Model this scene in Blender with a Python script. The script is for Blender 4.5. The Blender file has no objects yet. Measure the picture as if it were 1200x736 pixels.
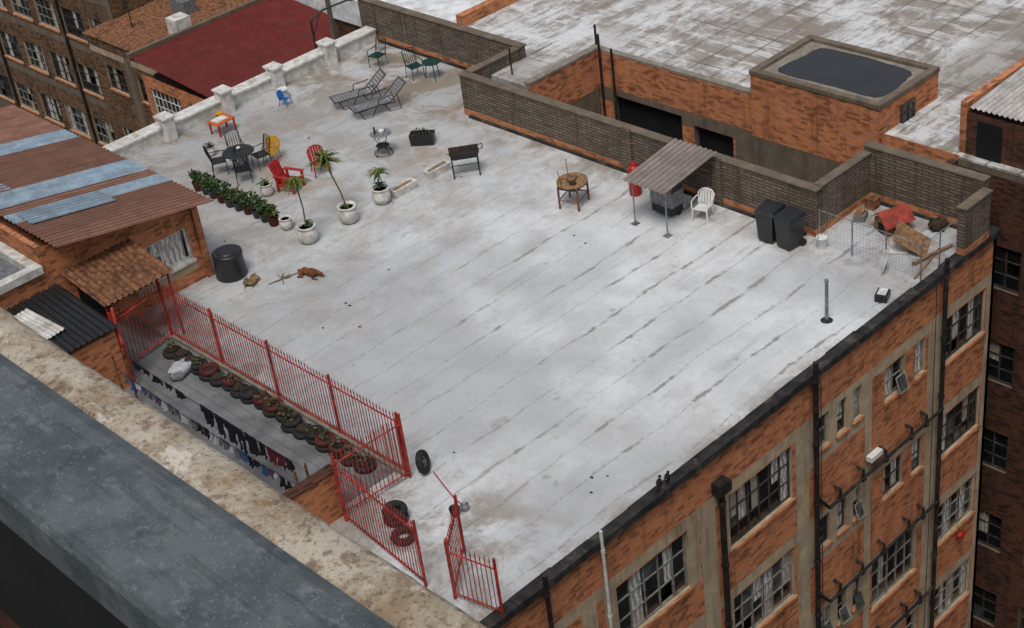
import bpy, math, random
from mathutils import Matrix, Vector, Euler
random.seed(7)
R=random.random
def U(a,b): return a+(b-a)*random.random()
scene=bpy.context.scene
# ------------------------------------------------------------------ materials
class G:
    def __init__(s,name):
        s.m=bpy.data.materials.new(name); s.m.use_nodes=True
        s.nt=s.m.node_tree; s.nt.nodes.clear()
        s.out=s.nt.nodes.new('ShaderNodeOutputMaterial')
        s.b=s.nt.nodes.new('ShaderNodeBsdfPrincipled')
        s.nt.links.new(s.b.outputs[0],s.out.inputs[0])
        s.geo=s.nt.nodes.new('ShaderNodeNewGeometry').outputs['Position']
        s._uv=None
    def uv(s):
        if s._uv is None: s._uv=s.nt.nodes.new('ShaderNodeUVMap').outputs[0]
        return s._uv
    def put(s,i,v):
        if isinstance(v,bpy.types.NodeSocket): s.nt.links.new(v,i)
        elif isinstance(v,(tuple,list)):
            i.default_value=tuple(v)+((1,) if len(v)==3 and len(i.default_value)==4 else ())
        else: i.default_value=v
    def scale(s,vec,sc):
        n=s.nt.nodes.new('ShaderNodeMapping'); s.put(n.inputs[0],vec); n.inputs[3].default_value=sc; return n.outputs[0]
    def noise(s,sc,det=4,vec=None,rough=.6,dist=0):
        n=s.nt.nodes.new('ShaderNodeTexNoise'); s.put(n.inputs['Vector'],vec if vec is not None else s.geo)
        n.inputs['Scale'].default_value=sc;n.inputs['Detail'].default_value=det;n.inputs['Roughness'].default_value=rough;n.inputs['Distortion'].default_value=dist
        return n.outputs[0]
    def ss(s,v,a,b):
        n=s.nt.nodes.new('ShaderNodeMapRange'); n.interpolation_type='SMOOTHSTEP'; s.put(n.inputs[0],v)
        n.inputs[1].default_value=a;n.inputs[2].default_value=b; return n.outputs[0]
    def math(s,op,a,b=0.0):
        n=s.nt.nodes.new('ShaderNodeMath'); n.operation=op; s.put(n.inputs[0],a); s.put(n.inputs[1],b); return n.outputs[0]
    def mix(s,f,a,b,mode='MIX'):
        n=s.nt.nodes.new('ShaderNodeMix'); n.data_type='RGBA'; n.blend_type=mode
        s.put(n.inputs[0],f); s.put(n.inputs[6],a); s.put(n.inputs[7],b); return n.outputs[2]
    def xyz(s,vec=None):
        n=s.nt.nodes.new('ShaderNodeSeparateXYZ'); s.put(n.inputs[0],vec if vec is not None else s.geo); return n.outputs
    def bump(s,h,st=.3,dist=.02):
        n=s.nt.nodes.new('ShaderNodeBump'); n.inputs['Strength'].default_value=st; n.inputs['Distance'].default_value=dist
        s.put(n.inputs['Height'],h); s.nt.links.new(n.outputs[0],s.b.inputs['Normal'])
    def fin(s,col,rough=.8,metal=0.,spec=.3):
        s.put(s.b.inputs['Base Color'],col); s.put(s.b.inputs['Roughness'],rough); s.put(s.b.inputs['Metallic'],metal)
        s.b.inputs['Specular IOR Level'].default_value=spec
        return s.m
def simple(name,col,rough=.7,var=.35,sc=6,metal=0.,spec=.3,dirt=None):
    g=G(name); n=g.noise(sc,3)
    lo=tuple(c*(1-var) for c in col); hi=tuple(min(1,c*(1+var*.6)) for c in col)
    c=g.mix(g.ss(n,.3,.7),lo,hi)
    if dirt: c=g.mix(g.ss(g.noise(1.7,6,rough=.7),.5,.7),c,dirt)
    return g.fin(c,rough,metal,spec)
def brickm(name,c1,c2,mort,dark,bw=.23,bh=.076,ms=.012,soot=.5,darkamt=1.):
    g=G(name)
    n=g.nt.nodes.new('ShaderNodeTexBrick'); g.put(n.inputs['Vector'],g.uv()); n.inputs['Scale'].default_value=1
    n.inputs['Brick Width'].default_value=bw;n.inputs['Row Height'].default_value=bh;n.inputs['Mortar Size'].default_value=ms
    n.inputs['Mortar Smooth'].default_value=.3
    n.inputs['Bias'].default_value=0.
    g.put(n.inputs['Color1'],c1);g.put(n.inputs['Color2'],c2);g.put(n.inputs['Mortar'],mort)
    o=g.xyz(g.uv())
    row=g.math('FLOOR',g.math('DIVIDE',o[1],bh))
    off=g.math('MULTIPLY',g.math('FLOORED_MODULO',row,2.),.5)
    colx=g.math('FLOOR',g.math('ADD',g.math('DIVIDE',o[0],bw),off))
    cb=g.nt.nodes.new('ShaderNodeCombineXYZ'); g.put(cb.inputs[0],colx); g.put(cb.inputs[1],row)
    w=g.nt.nodes.new('ShaderNodeTexWhiteNoise'); w.noise_dimensions='2D'; g.put(w.inputs[0],cb.outputs[0])
    big=g.noise(1.1,5,rough=.7)
    c=g.mix(g.math('MULTIPLY',g.ss(g.math('ADD',w.outputs[0],g.math('SUBTRACT',big,.5)),.5,1.05),darkamt),n.outputs[0],dark)
    c=g.mix(g.math('MULTIPLY',g.ss(big,.46,.74),soot),c,dark)
    st=g.noise(1.,5,vec=g.scale(g.geo,(2.5,2.5,.22)),rough=.7)
    c=g.mix(g.math('MULTIPLY',g.ss(st,.50,.70),soot*1.2),c,tuple(x*.6 for x in dark))
    return g.fin(c,.85)
MT={}
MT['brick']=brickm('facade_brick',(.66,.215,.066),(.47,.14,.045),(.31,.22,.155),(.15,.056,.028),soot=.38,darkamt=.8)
MT['brick_d']=brickm('dark_and_shaded_brick',(.13,.042,.022),(.085,.03,.017),(.05,.038,.03),(.025,.013,.009),soot=.6)  # dark brick; on the recessed side wall its colour carries the shade
MT['brick_y']=brickm('brown_brick',(.22,.11,.046),(.13,.07,.028),(.09,.07,.055),(.04,.026,.016),soot=.55)
MT['wallbrick']=brickm('weathered_brick',(.215,.17,.128),(.15,.118,.088),(.062,.05,.04),(.068,.052,.038),bw=.42,bh=.10,ms=.022,soot=.65,darkamt=.6)
def plaster(name,col,stain=(.11,.08,.055),am=.6):
    g=G(name); c=g.mix(g.ss(g.noise(2.2,5),.35,.7),tuple(x*.72 for x in col),col)
    st=g.noise(1.,5,vec=g.scale(g.geo,(3,3,.3)),rough=.7)
    c=g.mix(g.math('MULTIPLY',g.ss(st,.48,.70),am),c,stain)
    return g.fin(c,.9)
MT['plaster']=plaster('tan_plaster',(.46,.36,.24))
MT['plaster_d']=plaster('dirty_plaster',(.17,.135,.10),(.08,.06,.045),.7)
def roofmat():
    g=G('roof_membrane'); o=g.xyz()
    X,Y=o[0],o[1]
    big=g.noise(.13,3); med=g.noise(.8,6,rough=.68); fine=g.noise(7,5,rough=.72)
    c=g.mix(g.ss(big,.36,.60),(.45,.465,.485),(.68,.70,.715))
    c=g.mix(g.math('MULTIPLY',g.ss(med,.42,.70),.45),c,(.38,.39,.395))
    c=g.mix(g.math('MULTIPLY',g.ss(fine,.5,.76),.32),c,(.26,.26,.255))
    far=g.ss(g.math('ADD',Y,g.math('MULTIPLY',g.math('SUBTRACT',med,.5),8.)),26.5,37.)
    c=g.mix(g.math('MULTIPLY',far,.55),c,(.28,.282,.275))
    ed=g.math('MAXIMUM',g.ss(Y,40.5,43.6),g.ss(X,27.8,30.))
    ed=g.math('MAXIMUM',ed,g.math('SUBTRACT',1.,g.ss(Y,18.4,19.1)))
    ed=g.math('MAXIMUM',ed,g.math('SUBTRACT',1.,g.ss(X,16.0,17.6)))
    n2=g.noise(.55,7,rough=.78,dist=.4)
    dm=g.math('MULTIPLY',g.ss(n2,.42,.60),g.math('ADD',g.math('MULTIPLY',ed,.65),g.math('ADD',.16,g.math('MULTIPLY',far,.4))))
    c=g.mix(dm,c,(.235,.195,.15))
    rs=g.noise(.33,6,rough=.75,dist=.8)
    c=g.mix(g.math('MULTIPLY',g.ss(rs,.55,.66),g.math('ADD',.05,g.math('MULTIPLY',far,.45))),c,(.31,.19,.11))
    # weathering drawn out along the strips
    s1=g.noise(1.,6,vec=g.scale(g.geo,(.28,2.4,1)),rough=.75)
    c=g.mix(g.math('MULTIPLY',g.ss(s1,.53,.70),.42),c,(.29,.29,.28))
    wob=g.math('MULTIPLY',g.math('SUBTRACT',g.noise(.35,4),.5),.55)
    yy=g.math('ADD',g.math('DIVIDE',Y,1.02),wob)
    row=g.math('FLOOR',yy); fy=g.math('ABSOLUTE',g.math('SUBTRACT',g.math('SUBTRACT',yy,row),.5))
    w=g.nt.nodes.new('ShaderNodeTexWhiteNoise'); w.noise_dimensions='1D'; g.put(w.inputs['W'],row)
    c=g.mix(g.math('MULTIPLY',w.outputs[0],.15),c,(.36,.37,.38))
    line=g.math('SUBTRACT',1.,g.ss(fy,.003,.03))
    c=g.mix(g.math('MULTIPLY',g.math('MULTIPLY',line,g.ss(fine,.40,.58)),.6),c,(.17,.165,.155))
    uu=g.math('ADD',g.math('ADD',g.math('MULTIPLY',X,.78),g.math('MULTIPLY',w.outputs[0],7.)),g.math('MULTIPLY',g.noise(.6,2),2.5))
    cell=g.math('FLOOR',uu); fx=g.math('SUBTRACT',g.math('SUBTRACT',uu,cell),.5)
    cb=g.nt.nodes.new('ShaderNodeCombineXYZ'); g.put(cb.inputs[0],cell); g.put(cb.inputs[1],row)
    w2=g.nt.nodes.new('ShaderNodeTexWhiteNoise'); w2.noise_dimensions='2D'; g.put(w2.inputs[0],cb.outputs[0])
    d=g.math('SQRT',g.math('ADD',g.math('POWER',g.math('MULTIPLY',g.math('ABSOLUTE',fx),1.9),2.),g.math('POWER',g.math('MULTIPLY',fy,11.),2.)))
    d=g.math('ADD',d,g.math('MULTIPLY',g.math('SUBTRACT',g.noise(4,4,rough=.7),.5),2.6))
    sm=g.math('SUBTRACT',1.,g.ss(d,.2,.9))
    reg=g.math('MULTIPLY',g.math('SUBTRACT',1.,g.ss(Y,27.,31.)),g.ss(X,16.,18.))
    reg=g.math('MULTIPLY',reg,g.ss(big,.34,.48))
    sm=g.math('MULTIPLY',g.math('MULTIPLY',sm,g.ss(w2.outputs[0],.2,.6)),g.math('ADD',.14,reg))
    c=g.mix(g.math('MULTIPLY',sm,.66),c,(.20,.185,.155))
    c=g.mix(g.math('MULTIPLY',g.ss(g.noise(1.05,6,dist=.3,rough=.62),.64,.69),.5),c,(.26,.245,.215))
    rg=g.math('ADD',.34,g.math('MULTIPLY',med,.4))
    return g.fin(c,rg,0,.4)
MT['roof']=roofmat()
def nroof():
    g=G('neighbour_roof_coating'); 
    n1=g.noise(.35,7,rough=.78,dist=.3); n2=g.noise(1.,7,vec=g.scale(g.geo,(.45,1.6,1)),rough=.78); n3=g.noise(1.,6,vec=g.scale(g.geo,(2.,.35,1)),rough=.75)
    c=g.mix(g.ss(n1,.42,.58),(.58,.59,.60),(.27,.24,.21))
    c=g.mix(g.math('MULTIPLY',g.ss(n2,.48,.58),.78),c,(.20,.165,.13))
    c=g.mix(g.math('MULTIPLY',g.ss(n3,.52,.60),.6),c,(.66,.67,.67))
    o=g.xyz(); l=g.math('SUBTRACT',1.,g.ss(g.math('ABSOLUTE',g.math('SUBTRACT',g.math('FRACT',g.math('DIVIDE',o[1],1.)),.5)),.01,.05))
    l2=g.math('SUBTRACT',1.,g.ss(g.math('ABSOLUTE',g.math('SUBTRACT',g.math('FRACT',g.math('DIVIDE',o[0],2.6)),.5)),.005,.02))
    c=g.mix(g.math('MULTIPLY',g.math('MAXIMUM',l,l2),g.ss(n1,.35,.6)),c,(.13,.11,.09))
    c=g.mix(g.math('MULTIPLY',g.ss(g.noise(.12,3),.48,.60),.55),c,(.22,.19,.16))
    return g.fin(c,.5,0,.35)
MT['nroof']=nroof()
MT['wroof']=simple('white_roof_paint',(.66,.67,.68),.6,.25,1.5,dirt=(.42,.41,.39))
def conc(name,col,sp=(.10,.085,.07),sc=1.):
    g=G(name); a=g.noise(3*sc,7,rough=.72); b=g.noise(14*sc,5,rough=.7)
    c=g.mix(g.ss(a,.35,.65),tuple(x*.62 for x in col),col)
    c=g.mix(g.math('MULTIPLY',g.ss(b,.52,.68),.55),c,sp)
    return g.fin(c,.9)
MT['conc']=conc('old_concrete',(.27,.24,.20))
def ledge():
    g=G('ledge_concrete'); a=g.noise(2.2,9,rough=.78,dist=.3); b=g.noise(9,8,rough=.78); d=g.noise(45,5,rough=.7); e=g.noise(160,3)
    c=g.mix(g.ss(a,.38,.60),(.25,.185,.12),(.46,.41,.335))
    c=g.mix(g.math('MULTIPLY',g.ss(b,.50,.62),.8),c,(.15,.095,.055))
    c=g.mix(g.math('MULTIPLY',g.ss(d,.53,.64),.65),c,(.08,.06,.04))
    c=g.mix(g.math('MULTIPLY',g.ss(g.noise(5,8,vec=g.scale(g.geo,(1,.5,1)),rough=.7),.57,.63),.8),c,(.60,.565,.50))
    c=g.mix(g.math('MULTIPLY',g.ss(g.noise(26,5),.60,.66),.7),c,(.34,.19,.08))
    c=g.mix(g.math('MULTIPLY',g.ss(e,.58,.68),.4),c,(.06,.05,.04))
    g.bump(g.math('ADD',b,g.math('MULTIPLY',d,.5)),.8,.014); return g.fin(c,.92)
MT['ledge']=ledge()
def galv():
    g=G('galvanised_flashing'); a=g.noise(3,8,rough=.7); b=g.noise(22,6,vec=g.scale(g.geo,(1,.6,1)),rough=.7)
    c=g.mix(g.ss(a,.35,.65),(.065,.082,.09),(.125,.145,.15))
    c=g.mix(g.math('MULTIPLY',g.ss(b,.53,.66),.5),c,(.22,.23,.23))
    c=g.mix(g.math('MULTIPLY',g.ss(g.noise(7,6),.58,.68),.55),c,(.05,.058,.06))
    c=g.mix(g.math('MULTIPLY',g.ss(g.noise(90,3),.60,.68),.4),c,(.34,.34,.33))
    c=g.mix(g.math('MULTIPLY',g.ss(g.noise(1.,5,vec=g.scale(g.geo,(30,2,1))),.56,.64),.4),c,(.04,.05,.055))
    g.bump(b,.2,.004); return g.fin(c,.6,.3,.4)
MT['galv']=galv()
MT['black']=simple('black_metal',(.018,.018,.02),.5,.4,9,spec=.4)
MT['frame']=simple('window_frame_paint',(.05,.045,.04),.6,.5,7,dirt=(.10,.085,.065))
MT['frameg']=simple('grey_window_frame',(.24,.23,.20),.6,.4,7,dirt=(.12,.095,.07))
MT['blackp']=simple('black_plastic',(.015,.016,.018),.4,.3,5,spec=.5)
MT['bitumen']=simple('bitumen_capping',(.025,.023,.023),.8,.6,3,dirt=(.10,.088,.075))
MT['red']=simple('red_fence_paint',(.36,.032,.02),.5,.5,5,spec=.4,dirt=(.14,.022,.014))
MT['redp']=simple('red_chair_paint',(.38,.018,.014),.45,.3,6,spec=.4)
MT['rust']=simple('rusty_steel',(.20,.09,.045),.85,.6,7,dirt=(.06,.03,.02))
MT['steel']=simple('grey_steel',(.22,.23,.24),.5,.4,8,metal=.4)
MT['slat']=simple('grey_sling',(.15,.155,.165),.7,.3,8)
MT['white']=simple('white_paint',(.60,.59,.56),.6,.25,4,dirt=(.33,.30,.25))
MT['whitep']=simple('white_plastic',(.68,.68,.66),.4,.12,4,spec=.4)
MT['ceramic']=simple('white_planter',(.62,.60,.56),.55,.3,5,dirt=(.4,.36,.29))
MT['green']=simple('dark_green_metal',(.01,.04,.032),.5,.3,5)
MT['yellow']=simple('yellow_plastic',(.55,.29,.02),.5,.2,5)
MT['orange']=simple('orange_plastic',(.55,.10,.02),.5,.2,5)
MT['blue']=simple('blue_plastic',(.02,.12,.4),.5,.2,5)
MT['wood']=simple('weathered_wood',(.26,.15,.075),.8,.5,9,dirt=(.10,.06,.035))
MT['soil']=simple('soil',(.045,.03,.02),.95,.6,20)
MT['leaf']=simple('leaf_green',(.045,.085,.022),.55,.7,18,spec=.3)
MT['leafy']=simple('leaf_yellowgreen',(.14,.17,.03),.5,.6,14,spec=.3)
MT['bark']=simple('plant_trunk',(.13,.10,.065),.9,.5,20)
MT['rubber']=simple('tyre_rubber',(.022,.021,.022),.8,.5,12)
MT['potred']=simple('maroon_pot',(.085,.018,.014),.7,.5,6)
MT['tar']=simple('tarmac',(.04,.04,.042),.9,.4,2)
MT['darkin']=simple('dark_interior',(.008,.008,.009),.9,.3,3)  # near-black colour painted in for the shade inside openings
MT['room']=simple('dim_room',(.03,.027,.024),.9,.7,1.2)
MT['pipeb']=simple('black_drain_pipe',(.018,.016,.016),.6,.6,8,dirt=(.06,.045,.035))
MT['cloth_w']=simple('white_cloth',(.42,.44,.47),.9,.25,9)
MT['cloth_g']=simple('grey_cloth',(.12,.13,.15),.9,.4,9)
MT['cloth_k']=simple('black_cloth',(.010,.010,.013),.95,.3,9)
MT['cloth_b']=simple('blue_cloth',(.04,.08,.2),.95,.3,9)
MT['cloth_p']=simple('purple_cloth',(.10,.04,.13),.95,.3,9)
MT['cloth_r']=simple('maroon_cloth',(.10,.012,.018),.95,.3,9)
MT['tarp_r']=simple('red_kennel_roof',(.28,.045,.03),.7,.4,5)
MT['fur_t']=simple('tan_sacking',(.27,.17,.085),.95,.6,9,dirt=(.05,.035,.03))
MT['fur_r']=simple('red_brown_fur',(.17,.065,.03),.95,.5,9,dirt=(.09,.035,.02))
def corrm(name,col,dirt,am=.7,axis=1,pitch=.17,groove=.5):
    g=G(name); n=g.noise(2.,6,rough=.75); s1=g.noise(1.,5,vec=g.scale(g.geo,(.4,4,1)),rough=.7)
    c=g.mix(g.ss(n,.3,.7),tuple(x*.7 for x in col),tuple(x*1.2 for x in col))
    c=g.mix(g.math('MULTIPLY',g.ss(s1,.48,.66),am),c,dirt)
    c=g.mix(g.math('MULTIPLY',g.ss(g.noise(.9,7,rough=.8),.52,.62),am*.6),c,(.17,.085,.045))
    o=g.xyz(); w=g.math('SINE',g.math('MULTIPLY',o[axis],6.28318/pitch))
    c=g.mix(g.math('MULTIPLY',g.ss(w,-.2,.9),groove),c,tuple(x*.3 for x in col))  # dark stripes: groove dirt that also paints in the faint rib shading
    return g.fin(c,.6,.1,.35)
MT['corr_b']=corrm('brown_corrugated_iron',(.27,.135,.095),(.13,.065,.045),.7,1,.2,.65)
MT['corr_g']=corrm('bluegrey_corrugated_iron',(.26,.35,.43),(.18,.19,.195),.4,1,.2,.45)
MT['corr_r']=corrm('red_corrugated_iron',(.15,.018,.014),(.085,.014,.011),.3,0,.2,.45)
MT['corr_w']=corrm('pale_corrugated_iron',(.45,.43,.41),(.2,.14,.11),.5,1,.16)
MT['corr_t']=corrm('greybrown_corrugated_iron',(.28,.235,.21),(.15,.12,.105),.4,1,.18)
def terr():
    g=G('terrace_floor'); o=g.xyz(); c=g.mix(g.ss(g.noise(.9,6),.35,.65),(.12,.122,.125),(.20,.204,.21))
    l=g.math('SUBTRACT',1.,g.ss(g.math('ABSOLUTE',g.math('SUBTRACT',g.math('FRACT',g.math('DIVIDE',o[0],.3)),.5)),.02,.08))
    c=g.mix(g.math('MULTIPLY',l,.5),c,(.05,.05,.05))
    c=g.mix(g.math('MULTIPLY',g.ss(g.noise(2.5,5),.55,.7),.5),c,(.07,.065,.06))
    return g.fin(c,.55)
MT['terr']=terr()
MT['pane_k']=simple('dark_window_pane',(.012,.014,.015),.08,.5,3,spec=.6)
MT['pane_g']=simple('dusty_window_pane',(.07,.075,.072),.2,.5,5,spec=.5,dirt=(.04,.04,.04))
MT['water']=simple('standing_water',(.018,.019,.02),.12,.2,2,spec=.5)
def curtain():
    g=G('curtained_window_pane'); o=g.xyz(); 
    w=g.math('SINE',g.math('MULTIPLY',g.math('ADD',g.math('ADD',o[0],o[1]),g.math('MULTIPLY',g.noise(2,2),.4)),38.))  # curtain fold shading painted as light and dark stripes on flat panes
    c=g.mix(g.ss(w,-1,1),(.26,.255,.235),(.60,.59,.55)); c=g.mix(g.ss(g.noise(.9,4),.48,.58),c,(.30,.27,.21)); return g.fin(c,.25,0,.5)
MT['pane_c']=curtain()
MT['wire']=simple('galvanised_wire',(.3,.31,.31),.5,.3,8,metal=.5)
# ------------------------------------------------------------------ mesh builder
class M:
    def __init__(s): s.v=[];s.f=[];s.mi=[];s.sm=[];s.mats=[];s.T=Matrix.Identity(4)
    def at(s,x=0,y=0,z=0,rz=0,rx=0,ry=0,sc=1):
        s.T=Matrix.Translation((x,y,z))@Euler((math.radians(rx),math.radians(ry),math.radians(rz))).to_matrix().to_4x4()@Matrix.Scale(sc,4); return s
    def add(s,vs,fs,mat,smooth=False):
        if mat not in s.mats: s.mats.append(mat)
        k=s.mats.index(mat); b=len(s.v)
        s.v+= [s.T@Vector(p) for p in vs]
        for f in fs: s.f.append([b+i for i in f]); s.mi.append(k); s.sm.append(smooth)
    def box(s,x0,x1,y0,y1,z0,z1,mat):
        s.add([(x0,y0,z0),(x1,y0,z0),(x1,y1,z0),(x0,y1,z0),(x0,y0,z1),(x1,y0,z1),(x1,y1,z1),(x0,y1,z1)],
              [(3,2,1,0),(4,5,6,7),(0,1,5,4),(1,2,6,5),(2,3,7,6),(3,0,4,7)],mat)
    def quad(s,a,b,c,d,mat): s.add([a,b,c,d],[(0,1,2,3)],mat)
    def cyl(s,p0,p1,r0,mat,r1=None,n=8,cap=True,smooth=True):
        r1=r0 if r1 is None else r1
        a=Vector(p0);b=Vector(p1);d=(b-a).normalized()
        t=Vector((0,0,1)) if abs(d.z)<.9 else Vector((1,0,0))
        e=d.cross(t).normalized(); g=d.cross(e)
        vs=[]
        for i in range(n):
            an=2*math.pi*i/n; o=e*math.cos(an)+g*math.sin(an)
            vs+=[a+o*r0,b+o*r1]
        fs=[(2*i,2*i+1,(2*i+3)%(2*n),(2*i+2)%(2*n)) for i in range(n)]
        s.add(vs,fs,mat,smooth)
        if cap: s.add([vs[2*i] for i in range(n)],[tuple(range(n))],mat); s.add([vs[2*i+1] for i in range(n)],[tuple(range(n))[::-1]],mat)
    def tube(s,pts,r,mat,n=6):
        for a,b in zip(pts,pts[1:]): s.cyl(a,b,r,mat,n=n)
    def bar(s,p0,p1,w,mat):
        s.cyl(p0,p1,w*.7,mat,n=4,smooth=False)
    def lathe(s,c,prof,mat,n=16,smooth=True):
        vs=[];fs=[]
        for r,z in prof:
            for i in range(n):
                a=2*math.pi*i/n; vs.append((c[0]+r*math.cos(a),c[1]+r*math.sin(a),c[2]+z))
        for j in range(len(prof)-1):
            for i in range(n): fs.append((j*n+i,j*n+(i+1)%n,(j+1)*n+(i+1)%n,(j+1)*n+i))
        s.add(vs,fs,mat,smooth)
        s.add(vs[:n],[tuple(range(n))[::-1]],mat); s.add(vs[-n:],[tuple(range(n))],mat)
    def torus(s,c,Rr,r,mat,rot=(0,0,0),n=20,m=8):
        E=Euler([math.radians(a) for a in rot]).to_matrix(); vs=[];fs=[]
        for i in range(n):
            a=2*math.pi*i/n
            for j in range(m):
                b=2*math.pi*j/m; q=Rr+r*math.cos(b); vs.append(Vector(c)+E@Vector((q*math.cos(a),q*math.sin(a),r*1.15*math.sin(b))))
        for i in range(n):
            for j in range(m): fs.append((i*m+j,((i+1)%n)*m+j,((i+1)%n)*m+(j+1)%m,i*m+(j+1)%m))
        s.add(vs,fs,mat,True)
    def ball(s,c,r,mat,n=10,m=7,jit=0):
        vs=[];fs=[]
        for j in range(m+1):
            t=math.pi*j/m
            for i in range(n):
                a=2*math.pi*i/n; k=1+U(-jit,jit)
                vs.append((c[0]+r[0]*k*math.sin(t)*math.cos(a),c[1]+r[1]*k*math.sin(t)*math.sin(a),c[2]+r[2]*k*math.cos(t)))
        for j in range(m):
            for i in range(n): fs.append((j*n+i,j*n+(i+1)%n,(j+1)*n+(i+1)%n,(j+1)*n+i))
        s.add(vs,fs,mat,True)
    def corr(s,o,du,dv,pitch,amp,mat,nv=1):
        o=Vector(o);du=Vector(du);dv=Vector(dv); L=du.length; nrm=du.cross(dv).normalized()
        if nrm.z<0: nrm=-nrm
        k=max(2,int(L/pitch*4)); vs=[];fs=[]
        for i in range(k+1):
            h=amp*math.sin(i*math.pi/2)
            for j in range(nv+1): vs.append(o+du*(i/k)+dv*(j/nv)+nrm*h)
        for i in range(k):
            for j in range(nv): a=i*(nv+1)+j; fs.append((a,a+1,a+nv+2,a+nv+1))
        s.add(vs,fs,mat,False)
    def leafball(s,c,r,n,size,mats):
        for _ in range(n):
            while True:
                p=Vector((U(-1,1),U(-1,1),U(-1,1)))
                if p.length<1 and p.length>.35: break
            p=Vector((c[0]+p.x*r[0],c[1]+p.y*r[1],c[2]+p.z*r[2]))
            d=Vector((U(-1,1),U(-1,1),U(-.3,1))).normalized()*size*U(.6,1.3); t=d.cross(Vector((U(-1,1),U(-1,1),U(-1,1)))).normalized()*size*.3
            s.add([p,p+d*.5+t,p+d,p+d*.5-t],[(0,1,2,3)],random.choice(mats))
    def tuft(s,c,n,L,w,mats,up=.4):
        c=Vector(c)
        for i in range(n):
            a=U(0,6.283); e=U(-.2,1.2); l=L*U(.65,1.1)
            h=Vector((math.cos(a),math.sin(a),0)); sd=Vector((-math.sin(a),math.cos(a),0))*w
            p1=c+h*l*.35*math.cos(e)+Vector((0,0,l*.35*math.sin(e)+l*.08))
            p2=c+h*l*.72*math.cos(e*.8)+Vector((0,0,l*.6*math.sin(e*.8)))
            p3=c+h*l*math.cos(e*.5)+Vector((0,0,l*.6*math.sin(e*.7)-l*.15))
            s.add([c-sd*.6,c+sd*.6,p1+sd,p1-sd,p2+sd*.8,p2-sd*.8,p3],[(0,1,2,3),(3,2,4,5),(5,4,6)],random.choice(mats))
    def obj(s,name,parent=None,bevel=0):
        me=bpy.data.meshes.new(name); me.from_pydata([tuple(p) for p in s.v],[],s.f); me.update()
        for m in s.mats: me.materials.append(MT[m])
        me.polygons.foreach_set('material_index',s.mi); me.polygons.foreach_set('use_smooth',s.sm)
        uv=me.uv_layers.new(name='UVMap'); 
        for p in me.polygons:
            n=p.normal
            for li in p.loop_indices:
                co=me.vertices[me.loops[li].vertex_index].co
                if abs(n.z)>.7: uv.data[li].uv=(co.x,co.y)
                elif abs(n.x)>abs(n.y): uv.data[li].uv=(co.y,co.z)
                else: uv.data[li].uv=(co.x,co.z)
        o=bpy.data.objects.new(name,me); scene.collection.objects.link(o)
        if parent: o.parent=parent
        if bevel:
            b=o.modifiers.new('b','BEVEL'); b.width=bevel; b.segments=2; b.limit_method='ANGLE'
        return o
def empty(name):
    e=bpy.data.objects.new(name,None); scene.collection.objects.link(e); e.empty_display_size=.2; return e
def pt(ax,c,u,z,d=0): return (u,c+d,z) if ax=='Y' else (c+d,u,z)
def abox(mb,ax,c,u0,u1,z0,z1,d0,d1,mat):
    if ax=='Y': mb.box(u0,u1,c+d0,c+d1,z0,z1,mat)
    else: mb.box(c+d0,c+d1,u0,u1,z0,z1,mat)
def facade(mb,ax,c,u0,u1,z0,z1,holes,regions=(),base='brick',depth=.16,reveal='plaster'):
    us={u0,u1};zs={z0,z1}
    for h in list(holes)+[r[:4] for r in regions]:
        for a in h[:2]:
            if u0<a<u1: us.add(a)
        for a in h[2:4]:
            if z0<a<z1: zs.add(a)
    us=sorted(us);zs=sorted(zs)
    for i in range(len(us)-1):
        for j in range(len(zs)-1):
            um=(us[i]+us[i+1])/2;zm=(zs[j]+zs[j+1])/2
            if any(h[0]<um<h[1] and h[2]<zm<h[3] for h in holes): continue
            m=base
            for r in regions:
                if r[0]<um<r[1] and r[2]<zm<r[3]: m=r[4]
            mb.quad(pt(ax,c,us[i],zs[j]),pt(ax,c,us[i+1],zs[j]),pt(ax,c,us[i+1],zs[j+1]),pt(ax,c,us[i],zs[j+1]),m)
    for h in holes:
        a,b,lo,hi=h[:4]
        mb.quad(pt(ax,c,a,lo),pt(ax,c,a,hi),pt(ax,c,a,hi,depth),pt(ax,c,a,lo,depth),reveal)
        mb.quad(pt(ax,c,b,lo),pt(ax,c,b,hi),pt(ax,c,b,hi,depth),pt(ax,c,b,lo,depth),reveal)
        mb.quad(pt(ax,c,a,lo),pt(ax,c,b,lo),pt(ax,c,b,lo,depth),pt(ax,c,a,lo,depth),reveal)
        mb.quad(pt(ax,c,a,hi),pt(ax,c,b,hi),pt(ax,c,b,hi,depth),pt(ax,c,a,hi,depth),reveal)
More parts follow.
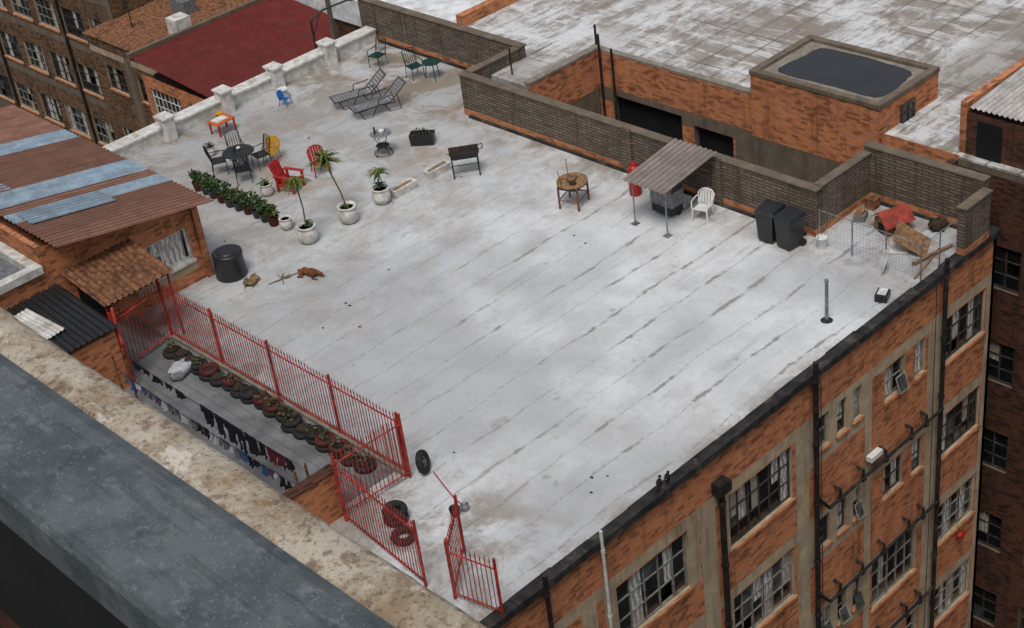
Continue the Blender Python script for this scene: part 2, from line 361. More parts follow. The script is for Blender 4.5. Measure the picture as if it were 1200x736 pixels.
def window(mb,ax,c,a,b,lo,hi,cols,rows,frame='frame',depth=.11,curt=.5,sill='brick',opens=(),back='room'):
    f=.035
    for i in range(cols+1):
        u=a+(b-a)*i/cols; w=f if i in(0,cols) else .02
        uu=min(max(u,a+w),b-w)
        abox(mb,ax,c,uu-w,uu+w,lo,hi,depth-.03,depth+.03,frame)
    for j in range(rows+1):
        z=lo+(hi-lo)*j/rows; w=f if j in(0,rows) else .018
        zz=min(max(z,lo+w),hi-w)
        abox(mb,ax,c,a+.003,b-.003,zz-w,zz+w,depth-.024,depth+.024,frame)
    for i in range(cols):
        cu=R()<curt; fr=U(.55,1.); side=R()<.5; zlow=lo+(hi-lo)*random.choice([0,0,0,0,.33,.5])
        for j in range(rows):
            u0=a+(b-a)*i/cols;u1=a+(b-a)*(i+1)/cols;q0=lo+(hi-lo)*j/rows;q1=lo+(hi-lo)*(j+1)/rows
            r_=R()
            if r_<.04: continue
            t=U(-.006,.006); base='pane_g' if r_<.2 else 'pane_k'
            def q(x0,x1,y0,y1,m):
                if x1-x0>.01 and y1-y0>.01: mb.quad(pt(ax,c,x0,y0,depth+t),pt(ax,c,x1,y0,depth-t),pt(ax,c,x1,y1,depth-t),pt(ax,c,x0,y1,depth+t),m)
            if cu and q1>zlow+.02:
                us=u0+(u1-u0)*fr if side else u1-(u1-u0)*fr
                zc=max(q0,zlow)
                if side: q(u0,us,zc,q1,'pane_c'); q(us,u1,q0,q1,base); q(u0,us,q0,zc,base)
                else: q(us,u1,zc,q1,'pane_c'); q(u0,us,q0,q1,base); q(us,u1,q0,zc,base)
            else: q(u0,u1,q0,q1,base)
    mb.quad(pt(ax,c,a-.1,lo-.1,depth+.28),pt(ax,c,b+.1,lo-.1,depth+.28),pt(ax,c,b+.1,hi+.1,depth+.28),pt(ax,c,a-.1,hi+.1,depth+.28),back)
    if sill: abox(mb,ax,c,a-.06,b+.06,lo-.09,lo-.002,-.06,depth-.04,sill)
    for (i,j) in opens:
        u0=a+(b-a)*i/cols+.03;u1=a+(b-a)*(i+1)/cols-.03;z1=lo+(hi-lo)*(j+1)/rows-.02;z0=lo+(hi-lo)*j/rows+.02
        k=.14
        P=[pt(ax,c,u0,z1,-.02),pt(ax,c,u1,z1,-.02),pt(ax,c,u1,z0+.04,-.02-k),pt(ax,c,u0,z0+.04,-.02-k)]
        for p,q in zip(P,P[1:]+P[:1]): mb.bar(p,q,.03,frame)
        mb.quad(*P,'pane_g')
# ------------------------------------------------------------------ ground / surroundings
g=M(); g.add([(-600,-600,-19),(900,-600,-19),(900,900,-19),(-600,900,-19)],[(0,1,2,3)],'tar'); g.obj('ground')
# ------------------------------------------------------------------ main building
MB=empty('brick_apartment_building')
b=M()
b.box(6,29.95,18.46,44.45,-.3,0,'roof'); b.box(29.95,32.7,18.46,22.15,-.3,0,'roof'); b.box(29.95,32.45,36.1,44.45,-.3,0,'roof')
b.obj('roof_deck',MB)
b=M()
b.box(6,29.93,18.9,44.4,-18.9,-.32,'brick_d'); b.box(29.94,32.6,18.9,22.1,-18.9,-.32,'plaster_d'); b.box(29.94,32.4,36.15,44.4,-18.9,-.32,'plaster_d')
b.box(32.61,32.75,18.34,22.12,-18.9,-.13,'brick')
b.obj('building_core',MB)
holes=[];regs=[];wins=[]
for k in range(5):
    o=-3.25*k
    L=[(10.2,12.6,-3.35,-1.65,5,3),(13.5,15.9,-3.35,-1.65,5,3),(17.4,19.8,-3.38,-1.65,5,3),(21.3,23.7,-3.3,-1.65,6,3),
       (24.8,25.22,-2.5,-1.5,1,2),(25.55,25.95,-2.5,-1.5,1,2),(26.25,26.6,-2.5,-1.5,1,2)]
    if k in(0,1,3): L+=[(27.6,28.5,-2.7,-1.65,2,2),(28.95,29.45,-2.75,-1.65,1,2)]
    else: L+=[(27.15,29.3,-3.2,-1.45,5,3)]
    L+=[(30.45,32.35,-3.1,-1.65,5,3)]
    for w in L:
        holes.append((w[0],w[1],w[2]+o,w[3]+o)); wins.append((w,o,k))
    regs+=[(6,32.75,-1.62+o,-1.28+o,'plaster'),(24.35,26.75,-2.9+o,-1.28+o,'plaster'),(17.0,17.4,-3.45+o,-1.3+o,'plaster'),(19.8,20.2,-3.45+o,-1.3+o,'plaster'),(21.0,21.3,-3.4+o,-1.3+o,'plaster')]
for a,c in((6,6.6),(12.9,13.2),(16.3,16.75),(20.25,20.8),(23.85,24.35),(26.75,27.05),(29.6,30.35),(32.42,32.75)):
    regs.append((a,c,-18.9,-1.28,'plaster'))
b=M(); facade(b,'Y',18.34,6,32.75,-18.9,-.13,holes,regs); b.obj('street_facade',MB)
b=M()
for w,o,k in wins:
    ops=[]
    if w[4]<=2 and R()<.35: ops=[(w[4]-1,0)]
    window(b,'Y',18.34,w[0],w[1],w[2]+o,w[3]+o,w[4],w[5],curt=.7 if w[0]<24 else .4,opens=ops,frame='frame' if R()<.5 else 'frameg')
b.obj('facade_windows',MB)
b=M()
x=6
while x<32.7:
    l=U(.7,1.3); x2=min(32.76,x+l); h=U(.05,.075); b.box(x,x2-.006,18.22+U(-.012,.012),18.5+U(-.02,.05),-.128,h,'bitumen'); x=x2
b.obj('roof_edge_capping',MB)
b=M()
def vpipe(x,zt,r=.06,mat='pipeb',y=18.2):
    b.cyl((x,y,-18.9),(x,y,zt),r,mat,n=8)
    z=zt-.6
    while z>-18: b.cyl((x,y,z),(x,y,z+.09),r*1.35,mat,n=8); z-=1.9
vpipe(30.1,.45,.065); vpipe(24.5,.4,.07); vpipe(20.9,-.95,.075); vpipe(17.0,.35,.04,'white'); vpipe(15.3,.35,.055)
b.box(20.7,21.1,18.05,18.33,-1.15,-.85,'pipeb')
for z in(-4.35,-7.6,-10.85,-14.1):
    b.tube([(24.5,18.18,z+.6),(24.95,18.14,z),(30.1,18.14,z+.05)],.05,'pipeb')
    for x in(25.4,26.4,27.4,28.6,29.3):
        b.cyl((x,18.14,z),(x+.02,18.14,z+.3),.04,'pipeb'); b.cyl((x-.06,18.14,z),(x+.06,18.14,z),.075,'pipeb'); b.cyl((x,18.14,z+.3),(x,18.35,z+.34),.04,'pipeb')
b.tube([(24.7,18.2,-.2),(24.7,18.2,-18)],.012,'black',4); b.tube([(29.75,18.25,-.2),(29.8,18.25,-9),(29.7,18.25,-18)],.012,'black',4)
b.obj('drain_pipes',MB)
b=M(); b.box(26.75,27.25,18.12,18.3,-4.05,-3.9,'whitep'); b.cyl((27,18.2,-4.0),(27,18.34,-4.0),.03,'black'); b.obj('wall_lamp')
b=M(); b.ball((31.4,18.15,-9.75),(.17,.1,.12),'redp',10,7,.15); b.tube([(31.4,18.15,-9.65),(31.4,18.3,-9.4)],.01,'black',4); b.obj('red_plastic_bag')
def pwall(name,x0,x1,y0,y1,h,brickband=.24):
    e=empty(name); b=M()
    b.box(x0,x1,y0,y1,0.0,brickband,'brick'); b.box(x0+.004,x1-.004,y0+.004,y1-.004,brickband,h,'wallbrick')
    b.obj('wall_body',e); c=M()
    c.box(x0-.03,x1+.03,y0-.03,y1+.03,h,h+.045,'plaster_d'); c.obj('coping',e); return e
e=pwall('parapet_wall',29.7,29.95,22.0,36.1,1.42)
b=M(); b.box(29.62,29.7,28.6,28.95,.0,1.5,'wallbrick'); b.box(29.62,29.7,25.2,25.5,0,1.5,'wallbrick'); b.obj('pilasters',e)
pwall('parapet_wall',29.985,32.2,35.85,36.1,1.42)
pwall('parapet_wall',32.235,32.5,35.85,44.4,1.45)
pwall('parapet_wall',29.985,32.2,22.0,22.22,1.45)
pwall('parapet_wall',32.235,32.5,18.52,22.22,1.62)
pwall('parapet_wall',31.0,32.2,18.26,18.5,1.42)
b=M()
for q in((29.6,29.695,22.3,35.8),(32.14,32.23,36.2,43.4),(32.14,32.23,18.6,21.9)): b.box(*q,.0,.07,'bitumen')
b.obj('bitumen_upstand',MB)
E=empty('roof_parapet'); b=M()
b.box(16,32.2,43.55,44.0,0,.42,'white'); b.box(16,32.2,43.48,44.07,.42,.50,'white'); b.box(16,32.2,44.075,44.5,-.35,.14,'plaster_d'); b.obj('parapet_body',E,.01)
for x in(19.6,22.9,25.3,27.5,29.9):
    b=M(); b.at(x,43.45,0); b.box(-.2,.2,-.2,.3,0,.80,'white'); b.box(-.25,.25,-.25,.35,.80,.88,'white'); b.obj('pier',E,.01)
b=M(); b.at(29.9,44.2,0); b.cyl((0,0,0),(0,0,1.5),.04,'black'); b.tube([(0,0,1.5),(.5,-.1,1.75),(1.6,-.4,1.85)],.035,'black'); b.ball((1.75,-.43,1.83),(.28,.09,.06),'black')
b.cyl((0,0,.9),(.35,-.08,1.62),.02,'black'); b.obj('lamp_bracket')
# ---- neighbour building (right / back)
E=empty('neighbour_building'); b=M()
b.box(34.0,95,0,39.6,-.2,1.05,'nroof'); b.box(30.8,33.99,34.06,35.8,.6,1.05,'nroof'); b.box(32.55,33.99,35.85,39.6,.6,1.05,'nroof')
b.obj('roof',E)
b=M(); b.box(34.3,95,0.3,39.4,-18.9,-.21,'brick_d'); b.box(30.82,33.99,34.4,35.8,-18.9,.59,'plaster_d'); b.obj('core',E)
b=M()
hs=[(28.3,29.9,-1.9,-.55),(30.4,33.4,-1.7,-.35),(23.6,26.6,-5.2,-3.6),(28.3,31,-5.2,-3.6)]
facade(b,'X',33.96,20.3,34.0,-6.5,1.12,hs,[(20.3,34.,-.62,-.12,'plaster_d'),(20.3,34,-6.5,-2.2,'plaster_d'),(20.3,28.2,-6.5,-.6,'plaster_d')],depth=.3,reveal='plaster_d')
b.box(33.96,34.2,27.42,34.3,1.12,1.2,'conc')
b.box(30.8,33.955,34.0,34.06,-.25,1.12,'brick'); b.box(30.8,33.955,33.98,34.25,1.12,1.2,'conc'); b.box(30.8,33.955,34.01,34.06,-6.5,-.252,'plaster_d')
b.box(34.2,34.25,20.5,33.9,-6.4,-.25,'darkin')
b.obj('lightwell_walls',E)
b=M(); b.box(29.96,34.2,22.2,34.2,-6.6,-6.5,'tar'); b.obj('lightwell_floor',E)
b=M()
hs=[]
for k in range(6):
    for y in(13.5,15.9,18.2): hs.append((y,y+1.5,-3.0-3.2*k+.3,-1.6-3.2*k+.3))
facade(b,'X',33.9,5,20.3,-18.9,1.05,hs,[(5,20.3,.85,1.05,'plaster_d')],base='brick_d',reveal='plaster_d')  # darker brick colour stands in for the shade of this recess
for h in hs: window(b,'X',33.9,h[0],h[1],h[2],h[3],3,3,curt=.1,sill=None)
b.box(32.8,33.9,20.3,20.5,-18.9,1.0,'brick_d')
b.obj('side_facade',E)
b=M(); b.cyl((34.2,34.2,1.1),(34.2,34.2,1.9),.04,'pipeb'); b.cyl((33.9,33.8,-2),(33.9,33.8,1.75),.045,'pipeb'); b.cyl((33.85,33.2,-2),(33.85,33.2,1.4),.04,'pipeb'); b.cyl((31.2,35.2,1),(31.2,35.2,2.0),.03,'pipeb'); b.obj('vent_pipes',E)
E=empty('lift_motor_room'); b=M()
b.box(33.8,36.8,22.8,27.4,-.15,1.90,'brick'); b.obj('walls',E)
b=M(); b.box(33.8,36.8,22.8,27.4,-6.4,-.16,'plaster_d'); b.obj('base_walls',E)
b=M()
for q in((33.77,36.83,22.77,23.0),(33.77,36.83,27.2,27.43),(33.77,34.0,23.0,27.2),(36.6,36.83,23.0,27.2)): b.box(*q,1.90,2.06,'plaster_d')
b.obj('roof_kerb',E,.02)
b=M(); b.box(34.0,36.6,23.0,27.2,1.905,1.95,'conc'); b.obj('roof_slab',E)
b=M()
wp=[]
for i in range(40):
    a=6.2832*i/40; ca,sa=math.cos(a),math.sin(a); k=(abs(ca)**9+abs(sa)**9)**(-1/9.)*(1+.04*math.sin(3*a+1)+U(-.012,.012)); wp.append((35.34+1.08*k*ca,25.0+1.82*k*sa,1.957))
b.add(wp,[tuple(range(40))],'water'); b.obj('rain_puddle',E)
b=M(); b.box(34.85,35.5,22.77,22.799,.75,1.6,'darkin'); window(b,'Y',22.64,34.85,35.5,.75,1.6,2,3,curt=0,sill=None,depth=.1,back='darkin'); b.obj('window',E)
E=empty('rooftop_shed'); b=M()
b.box(34.45,42,15,20.3,1.05,2.45,'brick_d'); b.box(34.25,42.1,20.3,20.5,1.05,2.6,'brick'); b.box(34.25,34.44,15,20.29,1.05,2.3,'brick_d'); b.obj('walls',E)
b=M(); b.corr((34.2,15,2.5),(0,5.25,0),(8,0,.35),.16,.03,'corr_w'); b.obj('roof',E)
b=M(); b.box(34.22,34.26,19.2,19.95,1.06,2.15,'darkin'); b.obj('door',E)
E=empty('white_roof_building'); b=M()
b.box(33.2,90,39.95,47.5,-.3,.75,'wroof'); b.obj('roof',E); b=M(); b.box(33.3,89.8,40,47.4,-18.9,-.31,'brick_d'); b.box(33.1,90,39.62,39.94,-.3,1.45,'brick'); b.box(33.1,90,47.5,47.7,-18.9,.9,'plaster_d'); b.obj('walls',E)
E=empty('white_roof_building'); b=M(); b.box(38,70,48,75,-3.6,-2.6,'wroof'); b.obj('roof',E); b=M(); b.box(38.1,69.8,48.1,74.8,-18.9,-3.61,'plaster_d'); b.obj('walls',E)
E=empty('red_roof_building'); b=M()
hs=[(49.6,51.6,-5.6,-4.3),(52.1,54.3,-5.6,-4.3),(54.9,57.2,-5.6,-4.3),(52.1,54.3,-8.8,-7.5),(54.9,57.2,-8.8,-7.5)]
facade(b,'X',29.8,49.0,57.6,-18.9,-3.75,hs,[(49,57.6,-6.5,-6.1,'plaster')])
b.box(30.3,37.4,49.1,57.5,-18.9,-3.95,'brick_d'); b.box(29.8,37.4,48.8,49.0,-18.9,-3.8,'brick')
b.obj('walls',E); b=M()
for h in hs: window(b,'X',29.8,h[0],h[1],h[2],h[3],7,3,frame='white',curt=.1)
b.obj('windows',E)
b=M(); b.corr((29.65,48.6,-3.72),(8.2,0,0),(0,9.4,.7),.2,.035,'corr_r'); b.obj('roof',E)
b=M(); b.box(29.6,37.8,57.95,58.15,-3.2,-2.85,'plaster_d'); b.obj('roof_trim',E)
E=empty('brown_brick_building'); b=M()
hs=[]
for k in range(4):
    for y in(58.9,61.6,): hs.append((y,y+1.6,-6.3-3.2*k,-5.1-3.2*k))
facade(b,'X',31.0,58.2,64.2,-18.9,-3.8,hs,[(58.2,64.2,-4.6,-4.3,'plaster'),(60.7,61.3,-18.9,-4.3,'plaster_d')],base='brick_y')
b.box(31.5,42,58.3,64.1,-18.9,-4.0,'brick_y'); b.box(31,42,58.16,58.2,-18.9,-3.8,'brick_y')
b.obj('walls',E); b=M()
for h in hs: window(b,'X',31.0,h[0],h[1],h[2],h[3],4,3,curt=.25)
b.obj('windows',E); b=M(); b.corr((30.9,58.2,-3.75),(0,6.2,0),(11,0,.5),.16,.02,'rust'); b.obj('roof',E)
b=M(); b.box(33,33.8,59.4,60.2,-3.7,-2.9,'white'); b.box(34.5,35.2,61,62.2,-3.6,-2.9,'steel'); b.cyl((32.5,62.5,-3.7),(32.5,62.5,-1.5),.03,'black'); b.obj('roof_clutter',E)
E=empty('brown_brick_building'); b=M(); hs=[]
for k in range(5):
    y=64.9
    while y<98: hs.append((y,y+2.0,-2.6-3.0*k,-1.1-3.0*k)); y+=2.7
facade(b,'X',32.6,64.3,100,-18.9,2.5,hs,[(64.3,100,-3.2-3*k,-2.85-3*k,'plaster_d') for k in range(5)]+[(64.3,64.7,-18.9,2.5,'plaster_d')],base='brick_y')
b.box(33.2,60,64.4,100,-18.9,2.4,'brick_y'); b.box(32.6,60,64.2,64.35,-18.9,2.5,'brick_y'); b.obj('walls',E)
b=M()
for h in hs: window(b,'X',32.6,h[0],h[1],h[2],h[3],4,3,curt=.25,frame='frame' if R()<.6 else 'frameg')
for y in(69.6,77.8,86): b.cyl((32.5,y,-18.9),(32.5,y,2.5),.07,'pipeb')
b.obj('windows',E)
E=empty('low_building'); b=M(); b.box(8,28.5,46.5,56.5,-18.9,-9,'brick_y'); b.box(7.8,28.7,46.3,56.7,-9,-8.8,'plaster_d'); b.obj('walls_and_roof',E)
# ---- left rooftop house
E=empty('rooftop_house'); b=M()
holes=[(16.75,18.1,.75,1.75),(14.55,15.35,0.01,1.9)]
facade(b,'Y',34.8,10,18.45,0,2.5,holes,[(16.2,18.2,.4,.7,'plaster')],reveal='white')
b.box(10,18.4,35.25,46,-.0,2.4,'brick'); 
b.add([(13.9,34.8,2.5),(18.45,34.8,2.5),(13.9,34.8,3.2)],[(0,1,2)],'brick')
b.box(18.43,18.5,34.8,46,0,2.35,'brick'); b.box(18.35,18.55,34.7,34.95,0,2.4,'brick'); b.box(13.8,13.95,34.85,46,2.41,3.2,'brick')
b.obj('walls',E)
b=M(); window(b,'Y',34.8,16.75,18.1,.75,1.75,3,1,frame='white',curt=1,sill='white'); window(b,'Y',34.8,14.55,15.35,.01,1.9,1,3,frame='black',curt=0,sill=None); b.obj('windows',E)
b=M()
y=34.2; seq=[('corr_b',2.1),('corr_g',.7),('corr_b',.55),('corr_g',1.1),('corr_b',2.7),('corr_g',1.0),('corr_b',3.2)]
for m,w in seq:
    b.corr((18.85,y,2.42+U(0,.02)),(0,w,0),(-4.75,0,.86),.2,.032,m); y+=w
b.corr((16.9,36.0,2.81),(0,.9,0),(-2.5,0,.453),.2,.032,'corr_g'); 
b.corr((15.2,38.7,3.12),(0,.8,0),(-1.1,0,.2),.2,.032,'corr_g'); 
b.obj('roof',E)
b=M(); b.box(10,13.78,34.7,35.0,2.5,2.72,'white'); b.box(13.5,13.78,35.0,46,2.5,2.72,'white'); b.box(10,13.5,35.0,46,2.42,2.5,'steel'); b.obj('flat_roof',E)
b=M(); b.at(12.6,36.6,2.5,rx=25); b.lathe((0,0,.3),[(.05,0),(.25,.04),(.42,.13),(.40,.15),(.24,.07),(.02,.03)],'steel',20); b.cyl((0,0,0),(0,0,.35),.03,'black'); b.obj('satellite_dish')
E=empty('door_canopy'); b=M(); b.corr((14.2,32.65,2.0),(2.15,0,0),(0,2.1,.28),.17,.03,'rust'); b.obj('roof_sheet',E); b=M()
b.bar((14.3,32.8,0),(14.3,32.8,1.96),.05,'red'); b.bar((16.2,32.8,0),(16.2,32.8,1.96),.05,'red'); b.bar((14.25,32.75,1.94),(16.3,32.75,1.94),.04,'black'); b.obj('posts',E)
E=empty('brick_outhouse'); b=M(); b.box(11,13.95,31.9,34.7,0,1.7,'brick'); b.obj('walls',E); b=M()
b.corr((11,31.8,1.85),(3.05,0,0),(0,2.9,.2),.17,.03,'blackp'); b.obj('roof_sheet',E)
b=M(); b.at(12.5,32.6,1.97,rz=8,rx=4); b.corr((0,0,0),(.55,0,0),(0,1.5,.05),.12,.018,'white'); b.obj('loose_roof_sheet',E)
b=M(); b.tube([(14.0,31.8,0),(14.0,31.8,1.3),(14.1,32.1,1.7),(14.35,32.6,1.9)],.05,'red'); b.obj('red_vent_pipe')
b=M(); b.at(18.85,34.25,0); b.lathe((0,0,0),[(.44,0),(.46,.05),(.42,.66),(.44,.68),(.44,.76),(.38,.78)],'blackp',20); b.lathe((0,0,.78),[(.3,0),(.26,.03)],'blackp',20); b.obj('black_water_tank')
# ---- terrace
b=M(); b.box(6.2,15.85,23.66,34.79,.0,.012,'terr'); b.obj('terrace_floor')
b=M(); b.box(15.86,16.06,23.3,32.9,0,.11,'conc'); b.obj('fence_kerb',None,.01)
E=empty('brick_wall'); b=M(); b.box(6.5,14.2,23.4,23.64,0,1.25,'brick'); b.obj('wall_body',E); b=M(); b.box(6.5,14.22,23.37,23.67,1.25,1.29,'brick_d'); b.obj('coping',E)
def fence(name,p0,p1,h,sp=.115,pe=2.4,z=0.):
    e=empty(name); p0=Vector(p0);p1=Vector(p1);L=(p1-p0).length;d=(p1-p0)/L
    b=M(); n=int(L/sp)
    for i in range(1,n):
        p=p0+d*(i*L/n+U(-.006,.006)); t=U(-.012,.012); hh=h+U(-.01,.01)
        b.cyl((p.x,p.y,z+.08),(p.x+t,p.y+t,z+hh-.08),.0125,'red',n=4,cap=False,smooth=False)
        b.cyl((p.x+t,p.y+t,z+hh-.08),(p.x+t,p.y+t,z+hh+.04),.022,'red',r1=.002,n=4,cap=False,smooth=False)
    b.obj('bars',e); b=M()
    for zz in(.16,h-.22): b.bar((p0.x,p0.y,z+zz),(p1.x,p1.y,z+zz),.034,'red')
    b.obj('rails',e); b=M(); k=max(1,round(L/pe))
    for i in range(k+1):
        p=p0+d*(L*i/k); b.bar((p.x,p.y,z),(p.x,p.y,z+h+.06),.06,'red')
    b.obj('posts',e)
fence('red_steel_fence',(15.95,33.0),(15.95,23.3),1.75)
fence('red_steel_fence',(14.25,32.6),(15.9,32.9),1.75)
fence('red_steel_fence',(15.95,23.2),(14.1,23.3),1.75)
fence('red_steel_fence',(14.05,23.2),(13.75,20.2),1.75)
fence('red_steel_gate',(15.0,20.35),(13.95,19.5),1.5,pe=1.4)
fence('red_steel_fence',(13.9,19.45),(14.15,18.3),1.5,pe=1.3)
E=empty('tyre_planter_row')
y=32.2
while y>24.2:
    b=M(); b.at(15.5+U(-.07,.07),y,0)
    k=U(.8,1.05); b.torus((0,0,.08),.2*k,.075,'rubber')
    if R()<.6: b.torus((U(-.03,.03),U(-.03,.03),.22),.19*k,.07,'potred' if R()<.45 else 'rubber')
    b.lathe((0,0,.02),[(.16,0),(.16,.2)],'soil',12); 
    if R()<.7: b.leafball((0,0,.32),(.15,.15,.12),26,.12,['leaf','bark','bark'])
    b.obj('tyre_planter_%d'%int(y*10),E); y-=U(.4,.5)
for x,yy,z,r in((16.3,23.1,.28,(75,20,30)),(14.75,22.3,.1,(0,0,0)),(14.77,22.32,.28,(4,0,0)),(14.45,21.7,.1,(0,0,0))):
    b=M(); b.at(x,yy,z); b.torus((0,0,0),.21,.08,'rubber',r); 
    if x>16: b.torus((0,0,0),.13,.02,'steel',r); b.ball((0,0,0),(.05,.05,.05),'steel')
    b.obj('car_tyre')
b=M(); b.tube([(16.4,22.9,.02),(16.2,22.3,.02),(16.05,21.8,.02),(16.0,21.4,.03)],.015,'redp'); b.obj('garden_hose')
b=M(); b.at(15.7,21.4,0); b.lathe((0,0,0),[(.1,0),(.13,.2),(.12,.2),(.1,.05)],'black'); b.at(15.95,21.35,0); b.lathe((0,0,0),[(.08,0),(.1,.16),(.09,.16),(.08,.05)],'steel'); b.obj('paint_tins')
b=M(); b.at(15.1,31.3,0); b.ball((0,0,.13),(.36,.25,.15),'cloth_w',14,8,.2); b.ball((.25,.15,.1),(.2,.16,.1),'cloth_w',12,7,.25); b.ball((-.2,-.2,.1),(.2,.16,.1),'slat',12,7,.25); b.obj('white_sack')
def garment(b,x,y,z,w,h,mat,kind='shirt'):
    n=6;m=7;vs=[];fs=[]; ph=U(0,6)
    for j in range(m+1):
        t=j/m
        ww=w*((1.35 if t<.3 else .82+.08*t) if kind=='shirt' else (.8+.1*t if kind=='trousers' else 1-.12*t))
        for i in range(n+1):
            u=i/n-.5
            zz=z-h*t+.04*math.sin(u*7+ph)*t
            if kind=='shirt' and t<.3: zz-=abs(u)*.22*t*3
            vs.append((x+.06*math.sin(ph+u*11+t*3)*(t+.1)+.02,y+u*ww,zz))
    for j in range(m):
        for i in range(n):
            if kind=='trousers' and j>2 and i in(2,3) and j>3-(i==2): continue
            a=j*(n+1)+i; fs.append((a,a+1,a+n+2,a+n+1))
    b.add(vs,fs,mat,True)
E=empty('clothesline'); b=M()
for x,z in((13.6,1.55),(13.3,1.3)):
    pts=[(x,23.66+(31.0-23.66)*i/12,z-.12*math.sin(math.pi*i/12)) for i in range(13)]
    b.tube(pts,.009,'black',4)
b.obj('ropes',E); b=M()
for x in(13.6,13.3): b.cyl((x,31.0,0),(x,31.0,1.7),.03,'rust'); b.cyl((x,23.62,1.2),(x,23.62,1.7),.03,'rust')
b.obj('posts',E); b=M()
for y,w,h,m,k in((27.5,.38,.5,'cloth_k','shirt'),(27.05,.36,.6,'cloth_k','towel'),(26.6,.4,.62,'cloth_k','shirt'),(26.2,.3,.7,'cloth_k','trousers'),(25.75,.36,.55,'cloth_k','shirt'),(25.35,.3,.4,'cloth_k','towel'),(25.0,.34,.42,'cloth_r','towel'),(24.65,.3,.36,'cloth_r','shirt'),(24.3,.25,.3,'cloth_k','towel'),(28.6,.35,.22,'cloth_k','towel'),(29.1,.3,.15,'cloth_k','towel'),(29.6,.4,.2,'cloth_k','towel'),(30.1,.3,.15,'cloth_k','towel'),(30.5,.3,.18,'cloth_k','towel')):
    garment(b,13.6,y,1.47,w,h,m,k)
y=30.6
while y>24.0:
    garment(b,13.3,y,1.21,U(.14,.26),U(.15,.32),random.choice(['cloth_w','cloth_g','cloth_b','cloth_p','cloth_k','cloth_k','cloth_g']),'towel'); y-=U(.18,.28)
b.obj('clothes',E)
# ------------------------------------------------------------------ furniture & small things
def chair(name,x,y,rz,mat,w=.46,arms=True,slats=6,seat=None):
    b=M(); b.at(x,y,0,rz); r=.014; h=w/2
    for sx in(-h,h):
        b.cyl((sx,-.22,0),(sx,-.22,.44),r,mat); b.cyl((sx,.26,0),(sx,.2,.44),r,mat); b.cyl((sx,.2,.44),(sx,.34,.95),r,mat)
        if arms: b.tube([(sx,-.22,.44),(sx,-.22,.65),(sx,.24,.67)],r,mat)
    b.tube([(-h,.34,.95),(-h*.5,.355,1.0),(h*.5,.355,1.0),(h,.34,.95)],r,mat)
    for i in range(slats): u=-h+w*(i+.5)/slats; b.bar((u,.21,.45),(u,.345,.96),.016,mat)
    b.box(-h,h,-.23,.22,.43,.455,seat or mat); b.obj(name,None)
def armchair_slat(name,x,y,rz,mat):
    b=M(); b.at(x,y,0,rz,sc=.9)
    for i in range(6): u=-.25+.1*i; b.box(u-.042,u+.042,-.33,-.22,.30,.33,mat)
    for i in range(5): t=-.3+i*.13; b.box(-.28,.28,t,t+.10,.36-.03*i,.385-.03*i,mat)
    for i in range(5):
        u=-.22+.11*i; b.add([(u-.045,.28,.24),(u+.045,.28,.24),(u+.05,.58,1.02-.03*abs(i-2)),(u-.05,.58,1.02-.03*abs(i-2)),(u-.045,.31,.24),(u+.045,.31,.24),(u+.05,.61,1.02-.03*abs(i-2)),(u-.05,.61,1.02-.03*abs(i-2))],[(0,1,2,3),(4,5,6,7),(0,3,7,4),(1,2,6,5),(2,3,7,6)],mat)
    for sx in(-.33,.33):
        b.box(sx-.07,sx+.07,-.38,.42,.58,.61,mat); b.box(sx-.03,sx+.03,-.34,-.26,0,.58,mat); b.box(sx-.03,sx+.03,.28,.36,0,.58,mat); b.box(sx-.03,sx+.03,-.34,.36,.24,.30,mat)
    b.box(-.3,.3,.40,.44,.5,.56,mat); b.box(-.28,.28,.5,.53,.8,.85,mat)
    b.obj(name)
def plastic_chair(name,x,y,rz,mat,sc=1):
    b=M(); b.at(x,y,0,rz,sc=sc)
    b.add([(-.22,-.24,.43),(.22,-.24,.43),(.2,.2,.40),(-.2,.2,.40),(-.22,-.24,.40),(.22,-.24,.40),(.2,.2,.37),(-.2,.2,.37)],[(0,1,2,3),(7,6,5,4),(0,1,5,4),(1,2,6,5),(2,3,7,6),(3,0,4,7)],mat)
    for i in range(5):
        u=-.18+.09*i; top=.86-.05*abs(i-2)**1.5*.6
        b.box(u-.03,u+.03,.2,.23,.40,.5,mat)
        b.add([(u-.033,.21,.42),(u+.033,.21,.42),(u+.036,.33,top),(u-.036,.33,top),(u-.033,.235,.42),(u+.033,.235,.42),(u+.036,.355,top),(u-.036,.355,top)],[(0,1,2,3),(4,5,6,7),(0,3,7,4),(1,2,6,5),(2,3,7,6)],mat)
    b.tube([(-.23,.2,.42),(-.26,.30,.74),(-.16,.345,.84),(0,.35,.88),(.16,.345,.84),(.26,.30,.74),(.23,.2,.42)],.025,mat)
    for sx in(-1,1):
        b.tube([(sx*.25,.28,.66),(sx*.29,.1,.66),(sx*.28,-.2,.64),(sx*.25,-.24,.43)],.022,mat)
        b.cyl((sx*.23,-.22,.42),(sx*.27,-.27,0),.03,mat,r1=.02); b.cyl((sx*.2,.2,.4),(sx*.24,.3,0),.03,mat,r1=.02)
    b.obj(name)
